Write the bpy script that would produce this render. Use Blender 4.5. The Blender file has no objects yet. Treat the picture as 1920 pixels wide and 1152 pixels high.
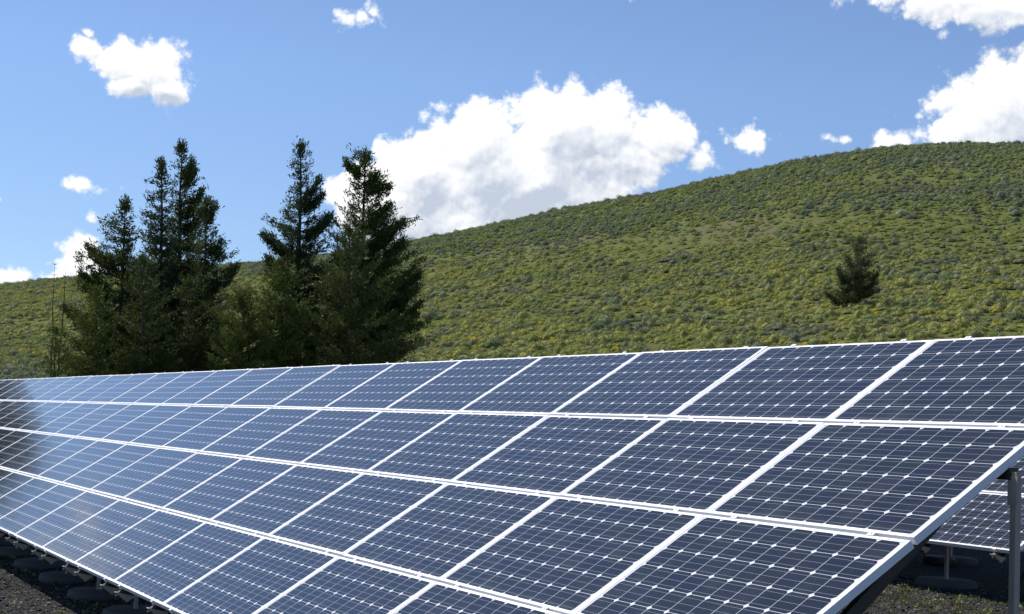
import bpy, math, random
import numpy as np
from mathutils import Vector, Matrix, Euler

random.seed(7)
rng = np.random.default_rng(7)
R = math.radians
scn = bpy.context.scene
col = scn.collection

# ------------------------------------------------------------------ camera
CAM = Vector((5.394, -3.300, 1.528))
RIGHT = Vector((0.46794798, 0.88262902, 0.04461729))
DOWN = Vector((-0.04993070, 0.07680988, -0.99579474))
FWD = Vector((-0.88234438, 0.46375237, 0.08001331))
cd = bpy.data.cameras.new('camera')
cam = bpy.data.objects.new('camera', cd)
col.objects.link(cam)
m = Matrix.Identity(4)
for i in range(3):
    m[i][0] = RIGHT[i]; m[i][1] = -DOWN[i]; m[i][2] = -FWD[i]; m[i][3] = CAM[i]
cam.matrix_world = m
cd.sensor_width = 36.0
cd.lens = 2833.6 / 1920 * 36
cd.clip_end = 9000
cd.clip_start = 0.05
scn.camera = cam

# ------------------------------------------------------------------ exposure
scn.view_settings.view_transform = 'Standard'
scn.view_settings.look = 'None'
scn.view_settings.exposure = 0.45
scn.view_settings.gamma = 1.0
scn.render.engine = 'CYCLES'

# ------------------------------------------------------------------ sun
SUN = Vector((-0.62, -0.30, 1.0)).normalized()          # towards the sun
sl = bpy.data.lights.new('sun', 'SUN')
sl.energy = 3.6; sl.angle = R(0.53); sl.color = (1.0, 0.955, 0.89)
so = bpy.data.objects.new('sun', sl)
so.rotation_euler = (-SUN).to_track_quat('-Z', 'Y').to_euler()
col.objects.link(so)

# ------------------------------------------------------------------ node helpers
class NT:
    def __init__(s, nt): s.nt = nt; s.n = nt.nodes; s.l = nt.links
    def new(s, t, **kw):
        x = s.n.new(t)
        for k, v in kw.items(): setattr(x, k, v)
        return x
    def link(s, a, b): s.l.new(a, b)
    def put(s, sock, v):
        if isinstance(v, bpy.types.NodeSocket): s.l.new(v, sock)
        else: sock.default_value = v
    def m(s, op, a, b=None, c=None, clamp=False):
        x = s.new('ShaderNodeMath', operation=op); x.use_clamp = clamp
        s.put(x.inputs[0], a)
        if b is not None: s.put(x.inputs[1], b)
        if c is not None: s.put(x.inputs[2], c)
        return x.outputs[0]
    def v(s, op, a, b=None, sc=None):
        x = s.new('ShaderNodeVectorMath', operation=op)
        s.put(x.inputs[0], a)
        if b is not None: s.put(x.inputs[1], b)
        if sc is not None: s.put(x.inputs['Scale'], sc)
        return x.outputs['Value'] if op in ('LENGTH', 'DOT_PRODUCT', 'DISTANCE') else x.outputs['Vector']
    def ss(s, val, a, b, lo=0.0, hi=1.0):
        x = s.new('ShaderNodeMapRange', interpolation_type='SMOOTHSTEP')
        s.put(x.inputs['Value'], val)
        x.inputs['From Min'].default_value = a; x.inputs['From Max'].default_value = b
        x.inputs['To Min'].default_value = lo; x.inputs['To Max'].default_value = hi
        return x.outputs['Result']
    def lin(s, val, a, b, lo=0.0, hi=1.0):
        x = s.new('ShaderNodeMapRange')
        s.put(x.inputs['Value'], val)
        x.inputs['From Min'].default_value = a; x.inputs['From Max'].default_value = b
        x.inputs['To Min'].default_value = lo; x.inputs['To Max'].default_value = hi
        return x.outputs['Result']
    def mix(s, f, a, b):
        x = s.new('ShaderNodeMix', data_type='RGBA')
        s.put(x.inputs[0], f)
        for sock, v in ((x.inputs[6], a), (x.inputs[7], b)):
            if isinstance(v, tuple) and len(v) == 3: v = (*v, 1)
            s.put(sock, v)
        return x.outputs[2]
    def noise(s, vec, scale, detail=3, rough=0.5, dim='3D', dist=0.0):
        x = s.new('ShaderNodeTexNoise', noise_dimensions=dim)
        if vec is not None: s.link(vec, x.inputs['Vector'])
        x.inputs['Scale'].default_value = scale; x.inputs['Detail'].default_value = detail
        x.inputs['Roughness'].default_value = rough; x.inputs['Distortion'].default_value = dist
        return x.outputs['Fac']
    def ramp(s, fac, stops):
        x = s.new('ShaderNodeValToRGB')
        e = x.color_ramp.elements
        while len(e) > 1: e.remove(e[-1])
        e[0].position = stops[0][0]; e[0].color = (*stops[0][1], 1)
        for p, c in stops[1:]:
            k = e.new(p); k.color = (*c, 1)
        s.put(x.inputs[0], fac)
        return x.outputs[0]

# ------------------------------------------------------------------ sky with cumulus clouds
world = bpy.data.worlds.new("World"); scn.world = world; world.use_nodes = True
world.cycles.sampling_method = 'MANUAL'
world.cycles.sample_map_resolution = 512
w = NT(world.node_tree); w.n.clear()
sky = w.new('ShaderNodeTexSky', sky_type='NISHITA')
sky.sun_disc = False
sky.sun_elevation = math.asin(SUN.z)
sky.sun_rotation = math.atan2(SUN.x, SUN.y)
sky.altitude = 1800; sky.air_density = .85; sky.dust_density = 0.25; sky.ozone_density = 1.6
SKY_S = 0.10
# azimuth (degrees from +Y towards -X) and elevation of every cumulus lobe, its size in degrees, its firmness
LOBES = []
def lobe(x, y, rx, ry, k=1.0):        # measured on the sky, turned into azimuth / elevation
    d = RIGHT * ((x - 960) / 2833.6) + DOWN * ((y - 576) / 2833.6) + FWD
    az = math.degrees(math.atan2(-d.x, d.y)); el = math.degrees(math.atan2(d.z, math.hypot(d.x, d.y)))
    LOBES.append((az, el, rx * .0198, ry * .0198, k))
for a in [
    (1050, 250, 135, 118, 1.7), (895, 280, 135, 118, 1.6), (1140, 238, 76, 98, 1.6), (1236, 256, 84, 64, 1.8), (1190, 305, 80, 66, 1.8),
    (785, 330, 125, 105, 1.8), (705, 385, 115, 95, 2.0), (1000, 350, 260, 130, 2.2), (850, 430, 220, 90, 1.6), (1165, 320, 80, 70, 1.0),
    (168, 98, 48, 36, .95), (225, 115, 78, 50, 1.2), (288, 128, 82, 68, 1.35), (312, 165, 66, 42, 1.4), (250, 160, 70, 36, 1.2), (167, 61, 14, 11, .6),
    (675, 36, 60, 26, .8), (702, 22, 28, 26, .7),
    (1810, 0, 190, 68, 1.3), (1890, 15, 150, 56, 1.3), (1690, -35, 160, 62, 1.1), (1620, -10, 50, 34, .6),
    (1900, 200, 150, 120, 1.6), (1815, 245, 115, 85, 1.4), (1985, 150, 140, 95, 1.5), (1772, 190, 42, 38, 1.0),
    (1392, 264, 72, 38, .78), (1316, 294, 44, 30, .58), (1560, 262, 44, 14, .36), (1676, 262, 52, 36, .56), (1640, 285, 30, 16, .5),
    (158, 350, 58, 24, .65), (170, 416, 28, 20, .5), (150, 488, 66, 62, 1.1), (118, 470, 30, 24, .6), (25, 522, 52, 30, .85), (100, 530, 60, 26, .8), (1182, 2, 16, 12, .5), (0, 373, 16, 12, .55), (1215, 325, 20, 50, .6),
    (-560, -25, 260, 120, .55),
]: lobe(*a)

g = bpy.data.node_groups.new('cloud_density', 'ShaderNodeTree')
g.interface.new_socket('P', in_out='INPUT', socket_type='NodeSocketVector')
g.interface.new_socket('D', in_out='OUTPUT', socket_type='NodeSocketFloat')
g.interface.new_socket('Base', in_out='OUTPUT', socket_type='NodeSocketFloat')
G = NT(g)
gi = G.new('NodeGroupInput'); go = G.new('NodeGroupOutput')
P = gi.outputs[0]
wn = G.new('ShaderNodeTexNoise', noise_dimensions='2D'); G.link(P, wn.inputs['Vector'])
wn.inputs['Scale'].default_value = .9; wn.inputs['Detail'].default_value = 2
warp = G.v('SCALE', G.v('SUBTRACT', wn.outputs['Color'], (.5, .5, .5)), sc=.55)
PW = G.v('ADD', P, warp)
base = None
for (az, el, rx, ry, k) in LOBES:
    q = G.v('LENGTH', G.v('MULTIPLY', G.v('SUBTRACT', PW, (az, el, 0)), (1 / rx, 1 / ry, 0)))
    val = G.m('MULTIPLY_ADD', q, -k, k)
    base = val if base is None else G.m('SMOOTH_MAX', base, val, .12)
vo = G.new('ShaderNodeTexVoronoi', voronoi_dimensions='2D', feature='SMOOTH_F1')
G.link(P, vo.inputs['Vector']); vo.inputs['Scale'].default_value = .85
vo.inputs['Detail'].default_value = 3.0; vo.inputs['Roughness'].default_value = .55; vo.inputs['Lacunarity'].default_value = 2.1
vo.inputs['Smoothness'].default_value = .35
puff = G.m('SUBTRACT', .42, vo.outputs['Distance'])
fb = G.m('SUBTRACT', G.noise(P, 1.35, 7, .58, '2D'), .5)
fb2 = G.m('SUBTRACT', G.noise(PW, 4.6, 5, .62, '2D'), .5)
nn = G.m('ADD', G.m('ADD', G.m('MULTIPLY', puff, .72), G.m('MULTIPLY', fb, .50)), G.m('MULTIPLY', fb2, .30))
nn = G.m('MULTIPLY', G.m('MULTIPLY', nn, G.ss(base, -.75, .25, .35, 1.0)), G.ss(base, .35, 1.3, 1.0, .62))
D = G.m('ADD', G.m('MULTIPLY_ADD', base, 1.15, .12), nn)
G.link(D, go.inputs['D']); G.link(base, go.inputs['Base'])

tc = w.new('ShaderNodeTexCoord')
sx = w.new('ShaderNodeSeparateXYZ'); w.link(tc.outputs['Generated'], sx.inputs[0])
azn = w.m('MULTIPLY', w.m('ARCTAN2', w.m('MULTIPLY', sx.outputs[0], -1), sx.outputs[1]), 57.29578)
eln = w.m('MULTIPLY', w.m('ARCSINE', sx.outputs[2]), 57.29578)
cb = w.new('ShaderNodeCombineXYZ'); w.link(azn, cb.inputs[0]); w.link(eln, cb.inputs[1])
def dens(off):
    n = w.new('ShaderNodeGroup'); n.node_tree = g
    w.link(w.v('ADD', cb.outputs[0], off), n.inputs[0])
    return n.outputs['D'], n.outputs['Base']
D0, B0 = dens((0, 0, 0))
D1, B1 = dens((.10, .20, 0))          # a step towards the sun: fine relief
D2, B2 = dens((.75, 1.35, 0))         # a long step: thickness the light has crossed
alpha = w.ss(D0, -.02, .50)
relief = w.m('SUBTRACT', D0, D1)
thick = w.ss(w.m('MULTIPLY_ADD', B2, .6, w.m('MULTIPLY', D2, .4)), -.05, 1.85)
greyf = w.m('SUBTRACT', w.m('MULTIPLY_ADD', w.m('MULTIPLY', thick, w.ss(w.noise(cb.outputs[0], .75, 5, .55, '2D'), .30, .70, .55, 1.15)), 1.0, .12), w.m('MULTIPLY', relief, .8), clamp=True)
ccol = w.mix(greyf, (.84, .84, .84), (.41, .46, .55))
skyc = w.v('SCALE', sky.outputs[0], sc=w.lin(eln, 2, 13, SKY_S * .72, SKY_S * 1.0))
skyc = w.v('MULTIPLY', skyc, (.99, 1.03, 1.10))
out = w.mix(alpha, skyc, ccol)
bg = w.new('ShaderNodeBackground'); w.link(out, bg.inputs[0]); bg.inputs[1].default_value = 1.0
wo = w.new('ShaderNodeOutputWorld'); w.link(bg.outputs[0], wo.inputs[0])

# ------------------------------------------------------------------ object helpers
def tag(o, label=None, cat=None, group=None, kind=None):
    if label: o['label'] = label
    if cat: o['category'] = cat
    if group: o['group'] = group
    if kind: o['kind'] = kind
    return o
def empty(name, loc=(0, 0, 0), rot=(0, 0, 0)):
    o = bpy.data.objects.new(name, None); o.empty_display_size = .2
    o.location = loc; o.rotation_euler = rot; col.objects.link(o); return o
def add(name, me, parent=None):
    o = bpy.data.objects.new(name, me); col.objects.link(o)
    if parent is not None: o.parent = parent
    return o
def mesh_np(name, V, F, mat, smooth=False):
    V = np.asarray(V, np.float32); F = np.asarray(F, np.int32)
    me = bpy.data.meshes.new(name)
    me.vertices.add(len(V)); me.vertices.foreach_set('co', V.ravel())
    k = F.shape[1]
    me.loops.add(F.size); me.loops.foreach_set('vertex_index', F.ravel())
    me.polygons.add(len(F)); me.polygons.foreach_set('loop_start', np.arange(len(F), dtype=np.int32) * k)
    if smooth: me.polygons.foreach_set('use_smooth', np.ones(len(F), bool))
    me.update(calc_edges=True); me.materials.append(mat)
    return me
class MB:
    def __init__(s): s.v = []; s.f = []
    def raw(s, vs, fs):
        o = len(s.v); s.v += [tuple(v) for v in vs]; s.f += [tuple(i + o for i in f) for f in fs]
    def box(s, lo, hi, M=None):
        x0, y0, z0 = lo; x1, y1, z1 = hi
        vs = [Vector(p) for p in ((x0, y0, z0), (x1, y0, z0), (x1, y1, z0), (x0, y1, z0), (x0, y0, z1), (x1, y0, z1), (x1, y1, z1), (x0, y1, z1))]
        if M: vs = [M @ v for v in vs]
        s.raw(vs, [(0, 3, 2, 1), (4, 5, 6, 7), (0, 1, 5, 4), (1, 2, 6, 5), (2, 3, 7, 6), (3, 0, 4, 7)])
    def tube(s, pts, rad, n=8, cap=True):
        pts = [Vector(p) for p in pts]; rings = []
        for i, p in enumerate(pts):
            t = (pts[min(i + 1, len(pts) - 1)] - pts[max(i - 1, 0)]).normalized()
            a = t.cross(Vector((0, 0, 1)) if abs(t.z) < .9 else Vector((1, 0, 0))).normalized(); b = t.cross(a)
            r = rad[i] if isinstance(rad, (list, tuple)) else rad
            rings.append([p + (a * math.cos(2 * math.pi * j / n) + b * math.sin(2 * math.pi * j / n)) * r for j in range(n)])
        vs = [v for r_ in rings for v in r_]
        fs = [(i * n + j, i * n + (j + 1) % n, (i + 1) * n + (j + 1) % n, (i + 1) * n + j) for i in range(len(pts) - 1) for j in range(n)]
        if cap: fs += [tuple(range(n - 1, -1, -1)), tuple((len(pts) - 1) * n + j for j in range(n))]
        s.raw(vs, fs)
    def mesh(s, name, mat, smooth=False):
        me = bpy.data.meshes.new(name); me.from_pydata([tuple(v) for v in s.v], [], s.f)
        if smooth: me.polygons.foreach_set('use_smooth', [True] * len(me.polygons))
        me.update(); me.materials.append(mat); return me

def mat(name):
    mt = bpy.data.materials.new(name); mt.use_nodes = True
    t = NT(mt.node_tree); b = t.n['Principled BSDF']
    return mt, t, b
def simple(name, c, rough=.6, metal=0.0, var=.12, scale=6.0, bump=0.0):
    mt, t, b = mat(name)
    tcn = t.new('ShaderNodeTexCoord')
    n = t.noise(tcn.outputs['Object'], scale, 5, .6)
    b.inputs['Roughness'].default_value = rough; b.inputs['Metallic'].default_value = metal
    t.link(t.mix(n, tuple(x * (1 - var) for x in c), tuple(min(1, x * (1 + var)) for x in c)), b.inputs['Base Color'])
    if bump:
        bn = t.new('ShaderNodeBump'); bn.inputs['Strength'].default_value = bump; t.link(n, bn.inputs['Height']); t.link(bn.outputs[0], b.inputs['Normal'])
    return mt

# ------------------------------------------------------------------ terrain shape
AZT = [-180, -120, -60, -10, 20, 36, 43.6, 46.6, 48.7, 51.6, 54.6, 57.2, 59.6, 62.4, 66.5, 71.6, 72.6, 76.8, 79.2, 81.1, 86, 95, 120, 150, 180]
ELT = [-.1, 0, 1.5, 6, 9.5, 10.8, 11.0, 11.0, 10.88, 10.42, 9.70, 9.02, 8.55, 7.85, 6.80, 5.72, 5.62, 5.0, 4.62, 4.25, 3.9, 3.3, 1.2, -.1, -.1]
RC = 235.0; R0 = 55.0
_wr = np.random.default_rng(3)
WV = [(_wr.uniform(0, 6.28), _wr.uniform(.02, .16), _wr.uniform(0, 6.28), 1.0) for _ in range(18)]
def undulate(x, y):
    z = 0
    for a, k, p, _ in WV:
        z = z + np.sin((x * math.cos(a) + y * math.sin(a)) * k + p) * (.018 / k) ** .9
    return z
def ground_z(x, y):
    x = np.asarray(x, float); y = np.asarray(y, float)
    yc = np.clip(y, -6, 30)
    zn = -.53 + .056 * (yc - .65)
    dx = x - CAM.x; dy = y - CAM.y
    r = np.hypot(dx, dy) + 1e-6
    az = np.degrees(np.arctan2(-dx, dy))
    ec = np.interp(az, AZT, ELT); e0 = -.3
    s = np.clip((r - R0) / (RC - R0), 0, 1)
    e = e0 + (ec - e0) * (1 - (1 - s) ** 1.7)
    rr = np.minimum(r, RC)
    zh = CAM.z + rr * np.tan(np.radians(e))
    zh = zh + undulate(x, y) * np.clip((r - 70) / 60, 0, 1) * .35 * np.clip(1 - np.abs(r - RC) / 40, 0, 1) * 0 + undulate(x, y) * .30 * np.clip((r - 70) / 50, 0, 1) * np.clip((RC - r) / 60, 0, 1)
    past = np.clip(r - RC, 0, None)
    zh = np.maximum(zh - past * .07 - (np.minimum(past, 60) ** 2) * .0022, np.minimum(zh, -1.0))
    b = np.clip((r - 26) / 34, 0, 1); b = b * b * (3 - 2 * b)
    return zn * (1 - b) + zh * b

def sheet(name, radii, mt, nt_=720, mound=0.0):
    th = np.linspace(0, 2 * np.pi, nt_, endpoint=False)
    RR, TT = np.meshgrid(radii, th, indexing='ij')
    X = CAM.x - RR * np.sin(TT); Y = CAM.y + RR * np.cos(TT)
    Z = ground_z(X, Y)
    V = np.stack([X, Y, Z], -1).reshape(-1, 3)
    n = len(radii); i = np.arange(n - 1)[:, None] * nt_; j = np.arange(nt_)[None]; j2 = (j + 1) % nt_
    F = np.stack([i + j, i + nt_ + j, i + nt_ + j2, i + j2], -1).reshape(-1, 4)[:, ::-1]
    return add(name, mesh_np(name, V, F, mt, True))

# gravel: dark volcanic cinder with paler chips
cind, t, b = mat('cinder_gravel')
tcn = t.new('ShaderNodeTexCoord'); O = tcn.outputs['Object']
v1 = t.new('ShaderNodeTexVoronoi'); t.link(O, v1.inputs['Vector']); v1.inputs['Scale'].default_value = 42
big = t.noise(O, .8, 4, .6)
sc = t.new('ShaderNodeSeparateColor'); t.link(v1.outputs['Color'], sc.inputs[0])
c1 = t.ramp(sc.outputs[0], [(0, (.010, .010, .011)), (.55, (.022, .021, .020)), (.9, (.045, .042, .038)), (.97, (.12, .115, .10))])
c2 = t.mix(t.ss(big, .5, .72), c1, (.035, .032, .022))
t.link(c2, b.inputs['Base Color']); b.inputs['Roughness'].default_value = .95
b.inputs['Specular IOR Level'].default_value = .2
bn = t.new('ShaderNodeBump'); bn.inputs['Strength'].default_value = .9; bn.inputs['Distance'].default_value = .02
t.link(t.m('SUBTRACT', 1, v1.outputs['Distance']), bn.inputs['Height']); t.link(bn.outputs[0], b.inputs['Normal'])

# hillside soil and grass
grass, t, b = mat('hill_grass')
tcn = t.new('ShaderNodeTexCoord'); O = tcn.outputs['Object']
n1 = t.noise(O, .05, 4, .6); n2 = t.noise(O, .55, 6, .7); n3 = t.noise(O, 5.0, 5, .7)
ga = t.mix(t.ss(n2, .35, .65), (.115, .140, .036), (.180, .190, .050))
gb = t.mix(t.ss(n1, .52, .66), ga, (.165, .155, .070))
gc = t.mix(t.ss(t.noise(O, .22, 5, .6), .60, .72), gb, (.19, .135, .085))
gd = t.mix(n3, t.v('SCALE', gc, sc=.55), t.v('SCALE', gc, sc=1.35))
t.link(gd, b.inputs['Base Color']); b.inputs['Roughness'].default_value = .95; b.inputs['Specular IOR Level'].default_value = .15
bn = t.new('ShaderNodeBump'); bn.inputs['Strength'].default_value = 1.0; bn.inputs['Distance'].default_value = .35
t.link(t.noise(O, 2.2, 6, .7), bn.inputs['Height']); t.link(bn.outputs[0], b.inputs['Normal'])

tag(sheet('ground', np.concatenate([[.02], np.linspace(.6, 34, 60)]), cind, 360), 'dark volcanic gravel ground under and around the solar racks', 'ground', kind='structure')
tag(sheet('hill', np.concatenate([np.linspace(34, 250, 220), np.geomspace(254, 6000, 40)]), grass, 1080), 'broad rounded hill covered in green grass and sagebrush', 'hill', kind='structure')

# ------------------------------------------------------------------ solar panels
PW_, PH_ = 1.662, 0.991
PU, PV = 1.667, 1.01
TILT = R(33); FR = .042
UP = Vector((0, math.cos(TILT), math.sin(TILT))); NRM = Vector((0, -math.sin(TILT), math.cos(TILT)))

alu, t, b = mat('anodised_aluminium')
tcn = t.new('ShaderNodeTexCoord')
n = t.noise(tcn.outputs['Object'], 9, 4, .6)
t.link(t.mix(n, (.84, .84, .845), (.90, .90, .90)), b.inputs['Base Color'])
b.inputs['Metallic'].default_value = 0; b.inputs['Roughness'].default_value = .55; b.inputs['Specular IOR Level'].default_value = .25
steel = simple('galvanised_steel', (.40, .35, .28), .6, .1, .2, 14)
darksteel = simple('weathered_rail_steel', (.07, .062, .052), .6, .3, .25, 10)
conc = simple('concrete', (.085, .082, .074), .9, 0, .25, 9, .4)

cell, t, b = mat('solar_cells_under_glass')
tcn = t.new('ShaderNodeTexCoord'); sp = t.new('ShaderNodeSeparateXYZ'); t.link(tcn.outputs['Object'], sp.inputs[0])
PIT = .1585
def axis(sock, total, ncell):
    m0 = (total - ncell * PIT) / 2
    q = t.m('DIVIDE', t.m('SUBTRACT', sock, m0), PIT)
    idx = t.m('FLOOR', q); fr_ = t.m('MULTIPLY', t.m('SUBTRACT', t.m('SUBTRACT', q, idx), .5), PIT)
    inside = t.m('MULTIPLY', t.m('GREATER_THAN', q, 0), t.m('LESS_THAN', q, ncell))
    return idx, fr_, t.m('ABSOLUTE', fr_), inside
ix, fx, ax, inx = axis(sp.outputs[0], PW_, 10)
iy, fy, ay, iny = axis(sp.outputs[1], PH_, 6)
half = .0778
incell = t.m('MULTIPLY', t.m('LESS_THAN', ax, half), t.m('LESS_THAN', ay, half))
incell = t.m('MULTIPLY', incell, t.m('LESS_THAN', t.m('ADD', ax, ay), 2 * half - .0165))
incell = t.m('MULTIPLY', incell, t.m('MULTIPLY', inx, iny))
bus = t.m('LESS_THAN', t.m('ABSOLUTE', t.m('SUBTRACT', t.m('ABSOLUTE', t.m('SUBTRACT', t.m('ABSOLUTE', fy), .026)), .026)), .00105)
oi = t.new('ShaderNodeObjectInfo')
cxyz = t.new('ShaderNodeCombineXYZ'); t.link(ix, cxyz.inputs[0]); t.link(iy, cxyz.inputs[1]); t.link(t.m('MULTIPLY', oi.outputs['Random'], 77), cxyz.inputs[2])
wn = t.new('ShaderNodeTexWhiteNoise', noise_dimensions='3D'); t.link(cxyz.outputs[0], wn.inputs['Vector'])
cc = t.ramp(wn.outputs['Value'], [(0, (.012, .014, .023)), (.4, (.016, .019, .021)), (.75, (.013, .014, .028)), (1, (.021, .023, .024))])
cc = t.mix(t.m('MULTIPLY', oi.outputs['Random'], .35), cc, (.014, .018, .024))
fing = t.m('MULTIPLY', t.m('LESS_THAN', t.m('ABSOLUTE', t.m('SUBTRACT', t.m('FRACT', t.m('DIVIDE', sp.outputs[0], .0026)), .5)), .05), 1.0)
cc = t.mix(t.m('MULTIPLY', fing, .10), cc, (.35, .36, .40))
cc = t.mix(bus, cc, (.27, .28, .31))
grime = t.m('MULTIPLY', t.ss(t.noise(tcn.outputs['Object'], 3.1, 6, .7), .42, .72), t.lin(sp.outputs[1], 0, PH_, .075, .035))
grime = t.m('ADD', grime, t.m('MULTIPLY', t.ss(sp.outputs[1], .10, .02), t.m('MULTIPLY', t.noise(tcn.outputs['Object'], 14, 4, .7), .10)))
cc = t.mix(grime, cc, (.34, .33, .29))
cc = t.mix(incell, (.74, .74, .75), cc)
t.link(cc, b.inputs['Base Color'])
dust = t.noise(tcn.outputs['Object'], 2.5, 5, .6)
t.link(t.lin(dust, .3, .7, .07, .13), b.inputs['Roughness'])
b.inputs['IOR'].default_value = 1.44

def ring(x0, y0, x1, y1, z): return [(x0, y0, z), (x1, y0, z), (x1, y1, z), (x0, y1, z)]
fm = MB()
L1, L2 = .022, .034
rs = [ring(L2, L2, PW_ - L2, PH_ - L2, 0), ring(0, 0, PW_, PH_, 0), ring(0, 0, PW_, PH_, FR - .0015),
      ring(.0015, .0015, PW_ - .0015, PH_ - .0015, FR), ring(L1, L1, PW_ - L1, PH_ - L1, FR), ring(L1, L1, PW_ - L1, PH_ - L1, FR - .006)]
vs = [p for r_ in rs for p in r_]
fs = []
for i in range(len(rs) - 1):
    for j in range(4):
        k = (j + 1) % 4
        fs.append((i * 4 + j, (i + 1) * 4 + j, (i + 1) * 4 + k, i * 4 + k)[::-1])
fm.raw(vs, fs)
frame_me = fm.mesh('frame', alu)
gm = MB(); gm.box((.0215, .0215, FR - .0075), (PW_ - .0215, PH_ - .0215, FR - .0025))
glass_me = gm.mesh('cell_sheet', cell)

pa = empty('solar_panel'); add('frame', frame_me, pa); add('cell_sheet', glass_me, pa)
first = [pa]
ORD = ['first', 'second', 'third', 'fourth', 'fifth', 'sixth', 'seventh', 'eighth', 'ninth', 'tenth', 'eleventh', 'twelfth', 'thirteenth', 'fourteenth', 'fifteenth',
       'sixteenth', 'seventeenth', 'eighteenth', 'nineteenth', 'twentieth', 'twenty-first', 'twenty-second', 'twenty-third', 'twenty-fourth', 'twenty-fifth', 'twenty-sixth']
ROWN = ['bottom row', 'second-lowest row', 'second-highest row', 'top row']
def place_panel(origin, c, r, label, group, jx=0.0):
    if first: o = first.pop()
    else:
        o = pa.copy(); col.objects.link(o)
        for ch in list(pa.children):
            q = ch.copy(); col.objects.link(q); q.parent = o
    p = origin + Vector((-(c + 1) * PU + (PU - PW_) / 2 + jx, 0, 0)) + UP * (r * PV + (PV - PH_) / 2) - NRM * FR
    o.location = p
    o.rotation_euler = (TILT + R(random.gauss(0, .07)), R(random.gauss(0, .07)), 0)
    tag(o, label, 'solar panel', group)
    return o
A1 = Vector((0, 0, 0)); A2 = Vector((-6.03, 8.67, .50))
for r_ in range(4):
    jx = [-.012, 0, .004, -.003][r_]
    for c_ in range(26):
        look = 'dark navy' if c_ < 5 else ('blue' if c_ < 17 else 'tree-reflecting')
        place_panel(A1, c_, r_, '%s solar panel, %s from right end, %s of front rack' % (look, ORD[c_], ROWN[r_]), 'solar panels mounted on the front rack', jx)
for r_ in range(4):
    for c_ in range(10):
        place_panel(A2, c_, r_, 'dark solar panel, %s from right end, %s of rear rack' % (ORD[c_], ROWN[r_]), 'solar panels mounted on the rear rack')

# ------------------------------------------------------------------ racks
def gz(x, y): return float(ground_z(x, y))
def on_plane(O_, x, v, d=0.0):      # point at x along the rack, v metres up the slope, d below the panel faces
    return O_ + Vector((x, 0, 0)) + UP * v - NRM * d
M_t = Matrix.Rotation(TILT, 4, 'X')
rb = MB()
LEN = 4 * PV + .05
# C-shaped rail
rb.box((-.024, -.045, -.095), (-.020, LEN, 0)); rb.box((-.020, -.045, -.004), (.024, LEN, 0)); rb.box((-.020, -.045, -.095), (.024, LEN, -.091))
rb.box((.021, -.045, -.091), (.024, LEN, -.076)); rb.box((.021, -.045, -.019), (.024, LEN, -.004))
rail_me = rb.mesh('rail', darksteel)
eb = MB()      # end bracket bolted to the low end of a rail
eb.raw([(-.03, -.06, .0), (.03, -.06, .0), (.03, -.02, -.13), (-.03, -.02, -.13), (-.03, -.054, .0), (.03, -.054, .0), (.03, .07, -.125), (-.03, .07, -.125)],
       [(0, 1, 2, 3), (4, 7, 6, 5), (0, 3, 7, 4), (1, 5, 6, 2), (3, 2, 6, 7), (0, 4, 5, 1)])
eb.tube([(0, -.075, -.03), (0, -.05, -.03)], .007, 6)
end_me = eb.mesh('end_bracket', steel)
cb_ = MB(); cb_.box((-.022, -.014, -.03), (.022, .014, .002)); cb_.tube([(0, 0, .002), (0, 0, .006)], .007, 6)
clamp_me = cb_.mesh('clamp', alu)
def footing_me():
    mb = MB(); n = 28
    prof = [(.0, .0), (.29, .0), (.315, .015), (.32, .05), (.31, .09), (.285, .105), (0, .107)]
    vs = []; fs = []
    for k, (r_, z) in enumerate(prof[1:-1]):
        for j in range(n):
            a = 2 * math.pi * j / n; wv = 1 + .02 * math.sin(3 * a + 1) + .012 * math.sin(7 * a)
            vs.append((r_ * wv * math.cos(a) * 1.12, r_ * wv * math.sin(a), z))
    m_ = len(prof) - 2
    for i in range(m_ - 1):
        for j in range(n): fs.append((i * n + j, i * n + (j + 1) % n, (i + 1) * n + (j + 1) % n, (i + 1) * n + j))
    fs.append(tuple((m_ - 1) * n + j for j in range(n)))
    mb.raw(vs, fs); return mb.mesh('footing', conc, True)
foot_me = footing_me()
def post_mesh(h, w_=.018):
    mb = MB(); mb.box((-w_, -w_, 0), (w_, w_, h))
    mb.box((-.07, -.05, 0), (.07, .05, .008)); mb.box((-.03, -w_ - .006, h - .16), (.03, -w_ - .0005, h - .02))
    return mb.mesh('post', steel)
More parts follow.
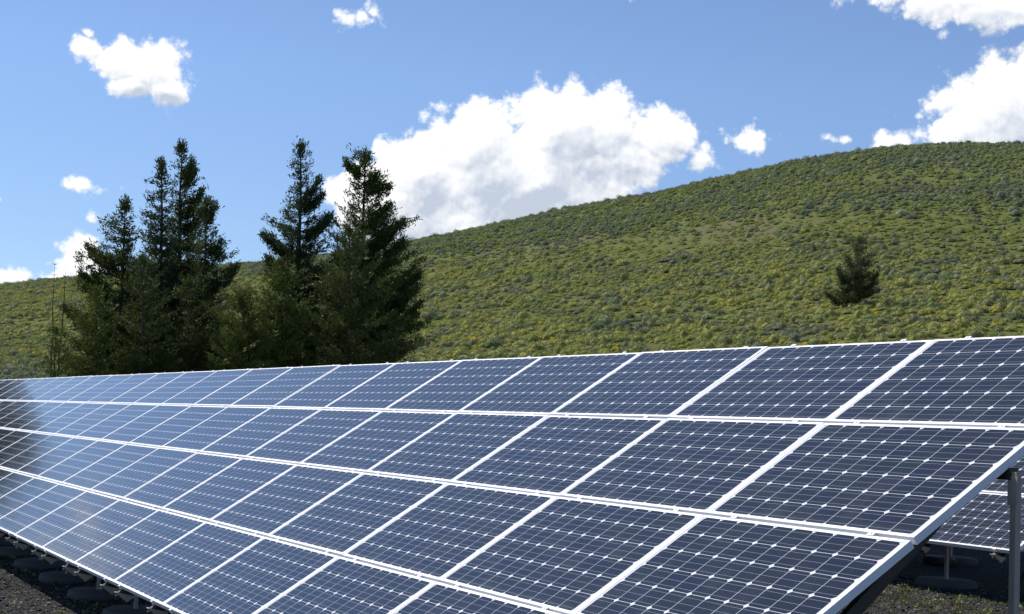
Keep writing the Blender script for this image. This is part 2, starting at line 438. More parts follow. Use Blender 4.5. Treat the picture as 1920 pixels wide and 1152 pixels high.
def rack(O_, ncol, label, ysb=(.65, 2.32), nclamp=100):
    rk = empty('panel_rack', O_); tag(rk, label, 'solar rack')
    xs = []
    for c in range(ncol):
        xs += [-(c * PU) - .28, -((c + 1) * PU) + .28]
    def child(name, me, loc, rot=(0, 0, 0), par=None):
        o = add(name, me, par or rk); o.location = loc; o.rotation_euler = rot; return o
    rail_plane = lambda x, v, d: Vector((x, 0, 0)) + UP * v - NRM * d
    rest = MB(); cnt = 0; railn = 0
    for x in xs:
        child('rail', rail_me, rail_plane(x, 0, FR), (TILT, 0, 0))
        child('end_bracket', end_me, rail_plane(x, 0, FR * .7), (TILT, 0, 0))
        for k in range(5):
            v = k * PV + (0.0 if 0 < k < 4 else (.006 if k == 0 else -.006))
            if cnt < nclamp and len(xs) * 5 > 0 and (cnt // 5) < 20:
                child('clamp', clamp_me, rail_plane(x, v, 0), (TILT, 0, 0)); cnt += 1
            else:
                Mx = Matrix.Translation(rail_plane(x, v, 0)) @ M_t
                rest.box((-.022, -.014, -.03), (.022, .014, .002), Mx)
                rest.box((-.006, -.006, .002), (.006, .006, .006), Mx)
    if rest.v:
        o = add('clamp', rest.mesh('clamp', alu), rk); o['kind'] = 'stuff'
    L = ncol * PU
    for yb in ysb:
        zt = yb * math.tan(TILT) - (FR + .095 + .002) / math.cos(TILT)        # underside of the rails
        for c in range(ncol + 1):
            x = -c * PU
            x0 = -.255 if c < ncol else -.02; x1 = .255 if c > 0 else .02
            mb = MB(); mb.box((x0, -.025, -.06), (x1, .025, 0))
            child('cross_piece', mb.mesh('cross_piece', darksteel), (x, yb, zt + .105))
            zg = gz(O_.x + x, O_.y + yb) - O_.z
            foot_z = zg + .06
            h = yb * math.tan(TILT) - FR / math.cos(TILT) - .03 - foot_z
            p = child('post', post_mesh(h - .002), (x + .03, yb, foot_z + .002))
            f_ = add('footing', foot_me, p); f_.location = (0, 0, -.085)
            f_.rotation_euler = (0, 0, random.uniform(-.4, .4))
    for c in range(ncol + 1):            # brace from the head of the rear post down to the front post
        x = -c * PU + (-.28 if c < ncol else .28)
        mb = MB()
        a_ = Vector((x, 2.27, 1.312)); b_ = Vector((x, .62, -.10))
        L_ = (a_ - b_).length; ang = math.atan2(a_.z - b_.z, a_.y - b_.y)
        mb.box((-.02, 0, -.035), (.02, L_, .03))
        child('brace', mb.mesh('brace', darksteel), b_, (ang, 0, 0))
    return rk
rack(A1, 26, 'long front rack of steel rails and posts carrying the near solar panels')
rack(A2, 10, 'rear rack of steel posts and rails seen under the front rack', nclamp=100)

# ------------------------------------------------------------------ foliage helpers
def leaf_mat(name, dark, light, tip, trans=.25, nscale=.9):
    mt = bpy.data.materials.new(name); mt.use_nodes = True; t = NT(mt.node_tree); t.n.clear()
    tcn = t.new('ShaderNodeTexCoord')
    n = t.noise(tcn.outputs['Object'], nscale, 4, .65)
    geo = t.new('ShaderNodeNewGeometry')
    oi = t.new('ShaderNodeObjectInfo')
    c = t.mix(t.ss(n, .35, .68), dark, light)
    c = t.mix(t.m('MULTIPLY', geo.outputs['Random Per Island'], .75), c, tip)
    d = t.new('ShaderNodeBsdfDiffuse'); t.link(c, d.inputs[0])
    tr = t.new('ShaderNodeBsdfTranslucent'); t.link(c, tr.inputs[0])
    gl = t.new('ShaderNodeBsdfGlossy'); gl.inputs['Roughness'].default_value = .55; gl.inputs[0].default_value = (.5, .55, .5, 1)
    mx = t.new('ShaderNodeMixShader'); mx.inputs[0].default_value = trans; t.link(d.outputs[0], mx.inputs[1]); t.link(tr.outputs[0], mx.inputs[2])
    m2 = t.new('ShaderNodeMixShader'); m2.inputs[0].default_value = .035; t.link(mx.outputs[0], m2.inputs[1]); t.link(gl.outputs[0], m2.inputs[2])
    o = t.new('ShaderNodeOutputMaterial'); t.link(m2.outputs[0], o.inputs[0])
    return mt
needle_dark = leaf_mat('dark_needles', (.042, .060, .018), (.078, .102, .026), (.125, .148, .040))
needle_blue = leaf_mat('blue_green_needles', (.038, .060, .026), (.066, .096, .040), (.105, .135, .055))
needle_olive = leaf_mat('olive_needles', (.060, .076, .034), (.095, .115, .045), (.14, .155, .065))
needle_green = leaf_mat('fresh_green_needles', (.062, .088, .018), (.105, .136, .028), (.155, .180, .042))
bark = simple('bark', (.070, .055, .045), .95, 0, .35, 8, .5)
pale_bark = simple('bleached_bark', (.22, .195, .165), .9, 0, .25, 8, .3)

def unit(a): return a / (np.linalg.norm(a, axis=1, keepdims=True) + 1e-9)
def sprays(C, Dr, n, ln, wd, spread, jit, rg):
    """n narrow needle sprays round each cluster centre C pointing roughly along Dr"""
    C = np.repeat(C, n, 0); Dr = np.repeat(Dr, n, 0); k = len(C)
    d = unit(Dr + rg.normal(0, spread, (k, 3)))
    p = C + rg.normal(0, jit, (k, 3))
    s = unit(np.cross(d, rg.normal(0, 1, (k, 3))))
    l = ln * rg.uniform(.6, 1.3, (k, 1)); w_ = wd * rg.uniform(.6, 1.3, (k, 1))
    V = np.stack([p - d * l * .5, p + s * w_ * .5 + d * l * .05, p + d * l * .5, p - s * w_ * .5 + d * l * .05], 1).reshape(-1, 3)
    F = np.arange(len(V)).reshape(-1, 4)
    return V, F

def conifer(name, label, cat, px, D, top, base_x, prof, mt, group, dens=1.0, bare=0.12, rise=.35, curl=.5, bk=None, seed=1, ybot=735.0, foliage=True, spacing=.27, ln=.19, boughs=()):
    """px profile: (height fraction measured on the photo as pixel row, reach to the left, reach to the right)"""
    rg = np.random.default_rng(seed)
    mpp = D / 2833.6
    # base point on the terrain at horizontal distance D in the direction of the base
    d = RIGHT * ((base_x - 960) / 2833.6) + DOWN * ((ybot - 576) / 2833.6) + FWD
    hd = Vector((d.x, d.y, 0)).normalized()
    bx, by = CAM.x + hd.x * D, CAM.y + hd.y * D
    bz = gz(bx, by) - .15
    def height_at(ypx, xpx):
        dd = RIGHT * ((xpx - 960) / 2833.6) + DOWN * ((ypx - 576) / 2833.6) + FWD
        return CAM.z + D * dd.z / math.hypot(dd.x, dd.y) - bz
    def side_at(xpx, ypx):
        dd = RIGHT * ((xpx - 960) / 2833.6) + DOWN * ((ypx - 576) / 2833.6) + FWD
        ex = CAM.x + D * dd.x / math.hypot(dd.x, dd.y); ey = CAM.y + D * dd.y / math.hypot(dd.x, dd.y)
        return (ex - bx) * sd.x + (ey - by) * sd.y
    sd = Vector((hd.y, -hd.x, 0))           # rightwards as seen from the photograph's side
    H = height_at(top[1], top[0])
    hs = np.array([height_at(p[0], top[0]) for p in prof][::-1]); Ls = np.array([p[1] * mpp for p in prof][::-1]); Rs = np.array([p[2] * mpp for p in prof][::-1])
    lean = side_at(top[0], top[1])
    root = empty(name, (bx, by, bz)); tag(root, label, cat, group)
    # trunk
    def axis_at(h):
        f = max(0.0, h / H)
        return Vector((sd.x * lean * f ** 1.2, sd.y * lean * f ** 1.2, h))
    mb = MB(); tr = max(.05, H * .017) if foliage else H * .0085
    ks = 10
    mb.tube([axis_at(H * k / ks) + Vector((rg.normal(0, .02), rg.normal(0, .02), 0)) for k in range(ks + 1)], [tr * (1 - .93 * k / ks) for k in range(ks + 1)], 7)
    Cs = []; Ds = []
    h = H * bare
    while h < H * .985:
        f = h / H
        Lh = np.interp(h, hs, Ls); Rh = np.interp(h, hs, Rs)
        nb = rg.integers(4, 8)
        a0 = rg.uniform(0, 6.28)
        for q in range(nb):
            a = a0 + q * 6.283 / nb + rg.normal(0, .3)
            ca = math.cos(a)                       # +1 = towards the right side
            reach = (Rh if ca > 0 else Lh) * abs(ca) + .5 * (Lh + Rh) * (1 - abs(ca)) * .8
            reach *= rg.choice([.45, .7, .9, 1.0, 1.08], p=[.12, .2, .3, .28, .1]) * (1.17 if f < .7 else 1.0)
            if reach < .12: reach = .12
            dirh = Vector((sd.x * ca + hd.x * math.sin(a), sd.y * ca + hd.y * math.sin(a), 0))
            st = axis_at(h)
            rs_ = (rise * (.3 + .9 * f) + rg.normal(0, .12)) * (1 if foliage else 1.4)
            n = max(3, int(reach / .11))
            pts = []
            for i in range(n + 1):
                s = i / n
                p = st + dirh * (reach * s) + Vector((0, 0, reach * (rs_ * s - .30 * s + curl * .45 * s * s)))
                p += Vector((rg.normal(0, .015), rg.normal(0, .015), rg.normal(0, .015))) * reach
                pts.append(p)
            if reach > .35 or not foliage:
                mb.tube([pts[0], pts[n // 2], pts[-1]], [max(.006, reach * .016), max(.005, reach * .009), .003], 4, False)
            if foliage:
                sdv = dirh.cross(Vector((0, 0, 1)))
                for i in range(1, n + 1):
                    s = i / n
                    if s < .18 and reach > .6: continue
                    wsp = reach * (.17 + .12 * max(0, 1 - f * 1.6)) * (1 - .75 * abs(s - .55)) * min(1, (1.15 - s) * 2)
                    kk = 1 + int(wsp / .09)
                    tdir = (pts[i] - pts[i - 1]).normalized()
                    for u in range(kk):
                        if rg.random() > .82 * dens: continue
                        off = rg.uniform(-1, 1)
                        c = pts[i] + sdv * (off * wsp) + Vector((0, 0, rg.normal(0, .035)))
                        Cs.append((c.x, c.y, c.z)); dv = tdir * .8 + sdv * off * .8 + Vector((0, 0, .25)); Ds.append((dv.x, dv.y, dv.z))
        h += spacing * rg.uniform(.6, 1.4) * (.55 + .6 * min(1, f * 1.5))
    for (ys, xt, yt) in boughs:              # strong limbs that stand out from the crown
        h0 = height_at(ys, top[0]); st = axis_at(h0)
        ht = height_at(yt, xt); off = side_at(xt, yt)
        for rep_ in range(2 if ys < 470 else 3):
            dep = rg.normal(0, .35) if rep_ else 0.0
            k_ = 1 - .16 * rep_ * rg.random()
            en = Vector((sd.x * off * k_ + hd.x * dep, sd.y * off * k_ + hd.y * dep, ht - .3 * rep_ * rg.random()))
            n = max(6, int((en - st).length / (D / 600))); prev = st; pts = [st]
            sg = (en - st); sdv = Vector((hd.x, hd.y, 0))
            for i in range(1, n + 1):
                q = i / n
                p = st + sg * q; p.z = st.z + sg.z * q ** 2.0
                pts.append(p)
                tdir = (p - prev).normalized(); prev = p
                if q > .25:
                    wsp = .34 * min(1, (1.12 - q) * 2.2)
                    for u in range(5):
                        o_ = rg.normal(0, .6)
                        c = p + sdv * (o_ * wsp) + Vector((0, 0, rg.normal(-.04, .5) * wsp * .6))
                        Cs.append(tuple(c)); dv = tdir * .8 + sdv * o_ + Vector((0, 0, .2)); Ds.append(tuple(dv))
            mb.tube([pts[0], pts[n // 2], pts[-1]], [.04, .025, .006], 5, False)
    # leader
    if foliage:
        for k in range(14):
            c = axis_at(H * (1 - .0035 * k * 1.2)); Cs.append(tuple(c + Vector((rg.normal(0, .02 + .006 * k), rg.normal(0, .02 + .006 * k), 0)))); Ds.append((0, 0, 1))
    tm = mb.mesh('trunk', bk or bark, True); add('trunk', tm, root)
    if foliage:
        C = np.array(Cs); Dd = np.array(Ds)
        V, F = sprays(C, Dd, 9, ln * 1.05, ln * .25, .5, ln * .42, rg)
        add('crown', mesh_np('crown', V, F, mt), root)
    return root

GT = 'conifers standing in two clumps behind the solar panels'
conifer('pine_tree', 'shorter dark conifer on the left side of the left clump, left of its twin spires', 'tree', 0, 62, (235, 370), 222,
        [(372, 3, 3), (400, 14, 14), (430, 42, 24), (470, 52, 36), (510, 78, 40), (560, 68, 42), (620, 84, 48), (735, 86, 50)], needle_dark, GT, seed=11, boughs=[(560, 150, 508), (500, 165, 462), (620, 118, 575)])
conifer('pine_tree', 'conifer with twiggy spire just left of the tallest one in the left clump', 'tree', 0, 63, (303, 296), 298,
        [(298, 2, 2), (325, 10, 10), (350, 26, 16), (400, 34, 24), (450, 38, 30), (500, 46, 40), (560, 60, 50), (640, 66, 60), (735, 66, 60)], needle_blue, GT, seed=12)
conifer('pine_tree', 'tallest conifer of the left clump, leaning tip and boughs sweeping to the right', 'tree', 0, 64.5, (341, 265), 330,
        [(267, 2, 2), (290, 12, 9), (310, 20, 22), (335, 12, 26), (365, 16, 44), (390, 20, 52), (420, 26, 40), (460, 40, 46), (520, 50, 60), (600, 56, 66), (735, 60, 66)], needle_dark, GT, seed=13, rise=.7, boughs=[(405, 380, 357), (430, 384, 392), (350, 366, 318), (330, 362, 300)])
conifer('pine_tree', 'blunt-topped conifer on the right side of the left clump', 'tree', 0, 62.5, (388, 372), 378,
        [(374, 5, 8), (392, 24, 20), (425, 22, 24), (455, 26, 32), (485, 34, 48), (505, 40, 56), (560, 44, 48), (620, 44, 44), (735, 44, 44)], needle_dark, GT, seed=14, rise=.6, boughs=[(415, 402, 382), (470, 416, 452), (540, 446, 497)])
conifer('pine_tree', 'slender dark spire conifer on the left of the right clump', 'tree', 0, 63, (565, 265), 552,
        [(267, 3, 3), (285, 12, 18), (303, 26, 18), (330, 20, 22), (345, 14, 36), (362, 30, 46), (390, 34, 40), (410, 34, 40), (428, 46, 62), (445, 72, 60), (475, 52, 56), (520, 54, 60), (600, 66, 70), (735, 70, 70)], needle_blue, GT, seed=15, rise=.5, dens=.95, boughs=[(485, 492, 436), (450, 620, 402), (395, 606, 362), (372, 600, 338), (520, 500, 480)])
conifer('pine_tree', 'broad conifer of the right clump with boughs reaching out over the hillside', 'tree', 0, 62, (686, 280), 668,
        [(282, 3, 4), (298, 40, 8), (330, 42, 22), (350, 42, 44), (378, 30, 48), (400, 34, 62), (420, 46, 84), (445, 60, 92), (475, 52, 70), (505, 60, 104), (530, 66, 92), (560, 70, 122), (590, 72, 108), (640, 72, 116), (690, 72, 96), (735, 72, 90)], needle_dark, GT, seed=16, rise=.55, curl=.7, boughs=[(470, 756, 412), (500, 758, 448), (420, 730, 384), (345, 708, 326), (360, 730, 350), (330, 648, 300), (575, 787, 512), (640, 790, 566), (600, 780, 545)])
GJ = 'low juniper trees filling the foot of the clumps'
conifer('juniper_tree', 'light green juniper filling the gap between the two clumps', 'tree', 0, 58, (455, 548), 455,
        [(550, 10, 10), (575, 34, 34), (610, 52, 48), (650, 60, 56), (735, 64, 60)], needle_green, GJ, seed=21, bare=.04, rise=.9, ln=.16, dens=1.2, spacing=.17)
conifer('juniper_tree', 'green juniper in front of the slender dark spire', 'tree', 0, 58.5, (522, 485), 535,
        [(487, 8, 10), (520, 28, 34), (560, 44, 46), (620, 54, 58), (735, 58, 60)], needle_green, GJ, seed=22, bare=.04, rise=.9, ln=.16, dens=1.1, spacing=.2)
conifer('juniper_tree', 'bushy olive conifer in front of the broad one in the right clump', 'tree', 0, 58, (655, 425), 655,
        [(427, 10, 14), (450, 34, 36), (490, 48, 46), (550, 62, 60), (620, 74, 70), (735, 78, 74)], needle_dark, GJ, seed=23, bare=.04, rise=.8, ln=.15)
conifer('juniper_tree', 'low dark juniper at the right foot of the right clump', 'tree', 0, 57, (735, 590), 735,
        [(592, 10, 12), (620, 32, 34), (660, 44, 48), (735, 50, 52)], needle_dark, GJ, seed=24, bare=.03, rise=.9, ln=.15)
conifer('juniper_tree', 'light green juniper at the left foot of the left clump', 'tree', 0, 58, (180, 540), 180,
        [(542, 8, 10), (570, 30, 30), (610, 48, 44), (650, 56, 54), (735, 60, 60)], needle_green, GJ, seed=25, bare=.04, rise=.9, ln=.15)
conifer('juniper_tree', 'dense green conifer in front of the twin spires of the left clump', 'tree', 0, 58.5, (268, 480), 268,
        [(482, 10, 12), (520, 34, 36), (570, 50, 50), (620, 58, 58), (735, 62, 62)], needle_dark, GJ, seed=26, bare=.04, rise=.8, ln=.15)
conifer('juniper_tree', 'dark conifer at the right foot of the left clump, beside the pale snag', 'tree', 0, 59.5, (355, 520), 355,
        [(522, 10, 12), (560, 36, 40), (610, 50, 52), (735, 56, 54)], needle_dark, GJ, seed=27, bare=.04, rise=.8, ln=.15)
conifer('juniper_tree', 'small scraggly bush at the foot of the two bare poles far left', 'tree', 0, 57, (103, 615), 105,
        [(617, 6, 6), (640, 18, 20), (670, 28, 30), (735, 32, 34)], needle_green, GJ, seed=28, bare=.03, rise=.9, ln=.14, dens=.85)
conifer('dead_tree', 'thin bare dead sapling far left, the left of two', 'dead tree', 0, 60, (103, 492), 94,
        [(494, 2, 2), (560, 5, 5), (620, 8, 8), (735, 8, 8)], None, 'thin bare saplings', seed=31, foliage=False, spacing=.3, bare=.3)
conifer('dead_tree', 'thin bare dead sapling far left, the right of two', 'dead tree', 0, 60, (125, 497), 106,
        [(499, 2, 2), (560, 5, 6), (620, 8, 8), (735, 8, 8)], None, 'thin bare saplings', seed=32, foliage=False, spacing=.3, bare=.3)
conifer('dead_tree', 'pale bleached snag with bare twigs at the right edge of the left clump', 'dead tree', 0, 60.5, (418, 512), 411,
        [(514, 4, 6), (530, 10, 18), (560, 12, 26), (620, 20, 24), (735, 24, 20)], None, None, seed=33, foliage=False, spacing=.30, bare=.25, bk=pale_bark)
conifer('juniper_tree', 'lone dark juniper standing on the open hillside at right', 'tree', 0, 113, (1612, 446), 1600,
        [(448, 9, 9), (466, 22, 20), (490, 27, 27), (520, 28, 32), (545, 34, 40), (570, 38, 46), (590, 28, 34)], needle_olive, None, seed=34, ybot=577, bare=.07, rise=.8, ln=.22, spacing=.26, dens=.7, boughs=[(565, 1570, 505), (560, 1580, 520), (578, 1548, 548), (560, 1646, 515)])
GO = 'conifers beyond the left edge of the view, mirrored in the far panels'
for k, (azd, D, elt, hw) in enumerate([(84.7, 65.7, 6.0, 2.6), (89.2, 67.4, 5.2, 3.2), (94, 65.6, 5.6, 3.2)]):
    # placed by bearing: these stand just outside the frame on the left
    d = Vector((-math.sin(R(azd)), math.cos(R(azd)), math.tan(R(elt))))
    fz = d.dot(FWD); X = 960 + 2833.6 * d.dot(RIGHT) / fz; Yp = 576 + 2833.6 * d.dot(DOWN) / fz
    s_ = 2833.6 / D / (fz / math.hypot(d.x, d.y)) * 1.0
    pw_ = hw * 2833.6 / D
    conifer('pine_tree', ['broad dark conifer mirrored in the far left panels, nearest the frame edge', 'dark conifer mirrored in the far left panels, middle of three', 'dark conifer mirrored in the far left panels, outermost'][k], 'tree', 0, D,
            (X, Yp), X + 4, [(Yp + 2, 4, 4), (Yp + 22, .5 * pw_, .5 * pw_), (Yp + 60, .9 * pw_, .9 * pw_), (Yp + 160, pw_, pw_), (Yp + 600, pw_, pw_)], needle_dark, GO, seed=41 + k, spacing=.19, dens=1.15)

# ------------------------------------------------------------------ hillside shrubs (stuff)
def proto_bush(rg, wd, ht, nleaf, lsz, mt, flowers=None):
    # crumpled dome core
    nu, nv = 12, 5; V = []; F = []
    ph = rg.uniform(0, 6.28, 4)
    for i in range(nv):
        e = (i / (nv - 1)) * math.pi / 2 * .98
        for j in range(nu):
            a = 2 * math.pi * j / nu
            k = .78 * (1 + .16 * math.sin(2 * a + ph[0]) + .10 * math.sin(5 * a + ph[1] + e * 3))
            V.append((wd * .5 * k * math.cos(e) * math.cos(a), wd * .5 * k * math.cos(e) * math.sin(a), ht * k * math.sin(e) - .05))
    F = [(i * nu + j, i * nu + (j + 1) % nu, (i + 1) * nu + (j + 1) % nu, (i + 1) * nu + j) for i in range(nv - 1) for j in range(nu)]
    V = np.array(V); F = np.array(F)
    e = np.arcsin(rg.uniform(.0, 1, nleaf)); a = rg.uniform(0, 6.283, nleaf)
    k = (.82 + .2 * rg.random(nleaf)) * (1 + .16 * np.sin(2 * a + ph[0]) + .10 * np.sin(5 * a + ph[1] + e * 3))
    C = np.stack([wd * .5 * k * np.cos(e) * np.cos(a), wd * .5 * k * np.cos(e) * np.sin(a), ht * k * np.sin(e)], -1)
    Dr = unit(C * [1, 1, 1.2] + [0, 0, .15])
    V2, F2 = sprays(C, Dr, 1, lsz, lsz * .5, .45, lsz * .2, rg)
    return mesh_np('shrub', np.concatenate([V, V2]), np.concatenate([F, F2 + len(V)]), mt)

def shrub_mat(name, stops, vary=.6, patches=True):
    mt = bpy.data.materials.new(name); mt.use_nodes = True; t = NT(mt.node_tree); t.n.clear()
    oi = t.new('ShaderNodeObjectInfo'); geo = t.new('ShaderNodeNewGeometry')
    c = t.ramp(oi.outputs['Random'], stops)
    P_ = geo.outputs['Position']
    zz = t.new('ShaderNodeSeparateXYZ'); t.link(P_, zz.inputs[0])
    if not patches: P_ = None
    c = c if P_ is None else t.mix(t.ss(t.noise(P_, .11, 4, .65), .46, .62, 0, .65), c, (.160, .185, .040))      # fresh green patches
    if P_ is not None: c = t.mix(t.ss(t.noise(t.v('ADD', P_, (50, 20, 0)), .07, 4, .7), .54, .66, 0, .7), c, (.105, .112, .088))   # grey sage patches
    zn = t.m('ADD', zz.outputs[2], t.m('MULTIPLY', t.m('SUBTRACT', t.noise(P_, .035, 4, .65), .5), 22))
    band = t.m('MULTIPLY', t.ss(zn, 3, 8), t.ss(zn, 15, 24, 1, 0))
    sel = t.ss(t.noise(P_, .35, 3, .7), .42, .6)
    if patches: c = t.mix(t.m('MULTIPLY', t.m('MULTIPLY', band, sel), .75), c, (.25, .24, .045))
    c = t.mix(geo.outputs['Random Per Island'], t.v('SCALE', c, sc=1 - vary * .6), t.v('SCALE', c, sc=1 + vary))
    hs = t.new('ShaderNodeHueSaturation'); hs.inputs['Saturation'].default_value = .90 if patches else 1.0; hs.inputs['Value'].default_value = 1.38 if patches else 1.15; t.link(c, hs.inputs['Color']); c = hs.outputs[0]
    d = t.new('ShaderNodeBsdfDiffuse'); t.link(c, d.inputs[0])
    tr = t.new('ShaderNodeBsdfTranslucent'); t.link(c, tr.inputs[0])
    mx = t.new('ShaderNodeMixShader'); mx.inputs[0].default_value = .25; t.link(d.outputs[0], mx.inputs[1]); t.link(tr.outputs[0], mx.inputs[2])
    o = t.new('ShaderNodeOutputMaterial'); t.link(mx.outputs[0], o.inputs[0])
    return mt
sage = shrub_mat('sagebrush_leaves', [(0, (.085, .100, .066)), (.35, (.125, .142, .090)), (.6, (.105, .130, .055)), (.85, (.140, .165, .065)), (1, (.20, .215, .13))])
lush = shrub_mat('green_shrub_leaves', [(0, (.090, .125, .028)), (.5, (.135, .165, .035)), (1, (.20, .21, .05))])
flower = shrub_mat('yellow_flower_heads', [(0, (.20, .21, .05)), (.5, (.28, .265, .045)), (1, (.36, .28, .04))], patches=False)

def scatter(name, label, protos, pts, scl, rot, cat):
    coll = bpy.data.collections.new(name + '_kinds')
    for i, me in enumerate(protos):
        coll.objects.link(bpy.data.objects.new('%s_kind' % name, me))
    n = len(pts)
    me = bpy.data.meshes.new(name); me.vertices.add(n); me.vertices.foreach_set('co', np.asarray(pts, np.float32).ravel())
    for nm, typ, dat in (('scl', 'FLOAT_VECTOR', scl), ('rot', 'FLOAT_VECTOR', rot)):
        at = me.attributes.new(nm, typ, 'POINT'); at.data.foreach_set('vector', np.asarray(dat, np.float32).ravel())
    at = me.attributes.new('pick', 'INT', 'POINT'); at.data.foreach_set('value', rng.integers(0, len(protos), n).astype(np.int32))
    o = add(name, me)
    gn = bpy.data.node_groups.new(name + '_scatter', 'GeometryNodeTree')
    gn.interface.new_socket('Geometry', in_out='INPUT', socket_type='NodeSocketGeometry')
    gn.interface.new_socket('Geometry', in_out='OUTPUT', socket_type='NodeSocketGeometry')
    N = gn.nodes; Lk = gn.links
    a = N.new('NodeGroupInput'); z = N.new('NodeGroupOutput')
    mp = N.new('GeometryNodeMeshToPoints'); ip = N.new('GeometryNodeInstanceOnPoints')
    ci = N.new('GeometryNodeCollectionInfo'); ci.inputs['Collection'].default_value = coll
    ci.inputs['Separate Children'].default_value = True; ci.inputs['Reset Children'].default_value = True
    def attr(nm, ty):
        x = N.new('GeometryNodeInputNamedAttribute'); x.data_type = ty; x.inputs['Name'].default_value = nm
        return x.outputs['Attribute']
    Lk.new(a.outputs[0], mp.inputs['Mesh']); Lk.new(mp.outputs[0], ip.inputs['Points'])
    Lk.new(ci.outputs[0], ip.inputs['Instance']); ip.inputs['Pick Instance'].default_value = True
    Lk.new(attr('pick', 'INT'), ip.inputs['Instance Index'])
    Lk.new(attr('rot', 'FLOAT_VECTOR'), ip.inputs['Rotation']); Lk.new(attr('scl', 'FLOAT_VECTOR'), ip.inputs['Scale'])
    Lk.new(ip.outputs[0], z.inputs[0])
    md = o.modifiers.new('scatter', 'NODES'); md.node_group = gn
    tag(o, label, cat, kind='stuff')
    return o

def vnoise(x, y, k, seed):
    rg = np.random.default_rng(seed); z = 0
    for _ in range(6):
        a = rg.uniform(0, 6.28); f = k * rg.uniform(.5, 1.8)
        z = z + np.sin((x * math.cos(a) + y * math.sin(a)) * f + rg.uniform(0, 6.28))
    return z / 3.0
def hill_points(n, rmin, rmax, az0, az1):
    r = np.sqrt(rng.uniform(rmin ** 2, rmax ** 2, n)); az = np.radians(rng.uniform(az0, az1, n))
    x = CAM.x - r * np.sin(az); y = CAM.y + r * np.cos(az)
    return x, y, r
def srt(x, y, s_lo, s_hi, zs=1.0):
    n = len(x); s = rng.uniform(s_lo, s_hi, n) ** 1.0
    s = s * np.where(rng.random(n) < .06, 1.45, 1.0)
    sc_ = np.stack([s * rng.uniform(.75, 1.35, n), s * rng.uniform(.75, 1.35, n), s * rng.uniform(.6, 1.2, n) * zs], -1)
    rt = np.stack([rng.normal(0, .08, n), rng.normal(0, .08, n), rng.uniform(0, 6.28, n)], -1)
    return np.stack([x, y, ground_z(x, y)], -1), sc_, rt

x, y, r = hill_points(56000, 58, RC + 8, 34, 100)
k = vnoise(x, y, .12, 5) + rng.normal(0, .6, len(x)) > -.4
x, y = x[k], y[k]
p_, s_, r_ = srt(x, y, .28, 1.0, .8)
scatter('sagebrush', 'grey-green sagebrush mounds covering the whole hillside', [proto_bush(np.random.default_rng(50 + i), 1.0, .5 + .06 * i, 190, .12, sage) for i in range(6)], p_, s_, r_, 'sagebrush')
x, y, r = hill_points(42000, 45, RC + 5, 34, 100)
k = vnoise(x, y, .09, 6) + rng.normal(0, .7, len(x)) > -.5
x, y = x[k], y[k]
p_, s_, r_ = srt(x, y, .3, .8, .6)
scatter('green_shrubs', 'bright green low shrubs and grass tufts between the sagebrush', [proto_bush(np.random.default_rng(60 + i), .9, .5, 130, .13, lush) for i in range(5)], p_, s_, r_, 'shrubs')
x, y, r = hill_points(17000, 45, 165, 34, 100)
k = (vnoise(x, y, .13, 8) + rng.normal(0, .45, len(x)) > .35) & (rng.random(len(x)) < np.clip(1.3 - np.abs(r - 98) / 50, .04, 1))
x, y = x[k], y[k]
p_, s_, r_ = srt(x, y, .25, .75, .9)
scatter('yellow_wildflowers', 'patches of yellow wildflowers low on the hillside', [proto_bush(np.random.default_rng(70 + i), .8, .42, 90, .10, flower) for i in range(3)], p_, s_, r_, 'wildflowers')

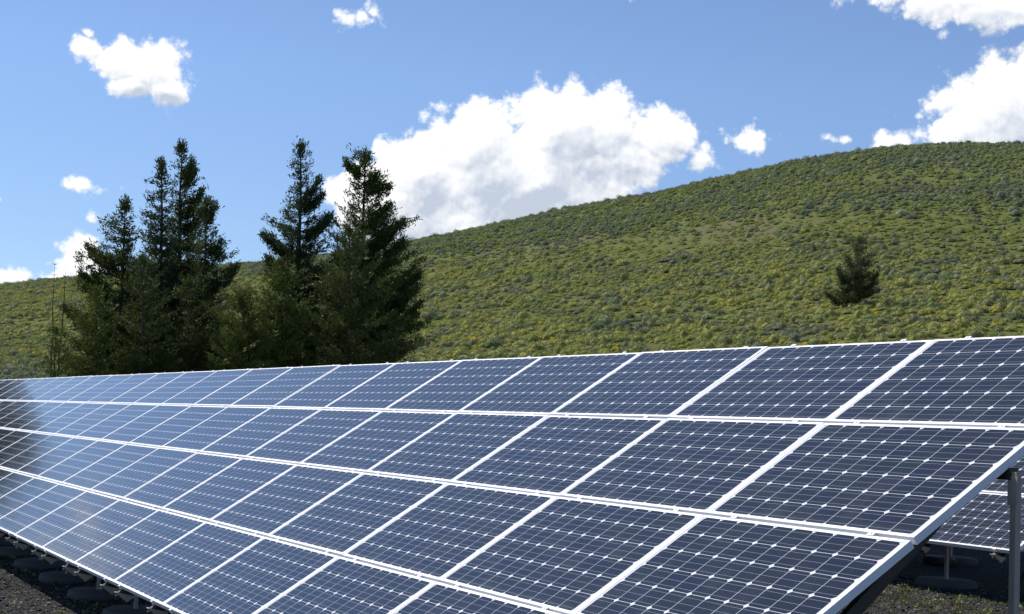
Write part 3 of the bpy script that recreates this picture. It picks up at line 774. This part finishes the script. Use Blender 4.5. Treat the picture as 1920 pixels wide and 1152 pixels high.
# ------------------------------------------------------------------ loose cinders and weeds near the racks (stuff)
def proto_rock(rg, mt):
    V = []
    for i in range(4):
        e = -math.pi / 2 + (i + .5) / 4 * math.pi
        for j in range(6):
            a = 2 * math.pi * j / 6 + i * .4; k_ = rg.uniform(.7, 1.15)
            V.append((k_ * math.cos(e) * math.cos(a), k_ * math.cos(e) * math.sin(a), .6 * k_ * math.sin(e)))
    F = [(i * 6 + j, i * 6 + (j + 1) % 6, (i + 1) * 6 + (j + 1) % 6, (i + 1) * 6 + j) for i in range(3) for j in range(6)]
    F += [(0, 5, 4, 3), (0, 3, 2, 1), (18, 19, 20, 21), (18, 21, 22, 23)]
    return mesh_np('cinder', V, F, mt)
def rockmat():
    mt, t, b = mat('loose_cinder'); oi = t.new('ShaderNodeObjectInfo')
    t.link(t.ramp(oi.outputs['Random'], [(0, (.014, .013, .013)), (.62, (.035, .032, .029)), (.82, (.09, .082, .07)), (.94, (.30, .28, .24))]), b.inputs['Base Color'])
    b.inputs['Roughness'].default_value = .9; return mt
rm = rockmat()
def patch(n, x0, x1, y0, y1):
    return rng.uniform(x0, x1, n), rng.uniform(y0, y1, n)
xa, ya = patch(16000, -20, -5, -1.6, 1.4); xb, yb = patch(22000, -13, -3, 3.6, 9.5)
x = np.concatenate([xa, xb]); y = np.concatenate([ya, yb]); n = len(x)
s = rng.uniform(.006, .016, n) * np.where(rng.random(n) < .06, 2.0, 1.0)
sc_ = np.stack([s, s * rng.uniform(.7, 1.2, n), s * rng.uniform(.6, 1.0, n)], -1)
rt = rng.uniform(0, 6.28, (n, 3)) * [0.1, .1, 1]
scatter('loose_cinders', 'loose dark cinder stones with pale chips around the racks', [proto_rock(np.random.default_rng(80 + i), rm) for i in range(5)],
        np.stack([x, y, ground_z(x, y) + s * .3], -1), sc_, rt, 'gravel')
weed = shrub_mat('weed_leaves', [(0, (.10, .11, .04)), (.6, (.16, .17, .06)), (1, (.26, .25, .14))], patches=False)
def proto_weed(rg):
    n = 14; C = rg.normal(0, .35, (n, 3)) * [1, 1, .25] + [0, 0, .25]
    V, F = sprays(C, unit(C + [0, 0, .5]), 1, .55, .2, .5, .05, rg)
    return mesh_np('weed', V, F, weed)
xa, ya = patch(500, -20, -5, -1.6, .6); xb, yb = patch(2200, -12.5, -3, 4.2, 8.9)
x = np.concatenate([xa, xb]); y = np.concatenate([ya, yb])
k = vnoise(x, y, 1.3, 12) + rng.normal(0, .5, len(x)) > 0; x, y = x[k], y[k]; n = len(x)
s = rng.uniform(.03, .09, n)
scatter('weeds', 'small pale green weeds sprouting in the dark gravel', [proto_weed(np.random.default_rng(90 + i)) for i in range(4)],
        np.stack([x, y, ground_z(x, y)], -1), np.stack([s, s, s], -1), np.stack([0 * x, 0 * x, rng.uniform(0, 6.28, n)], -1), 'weeds')
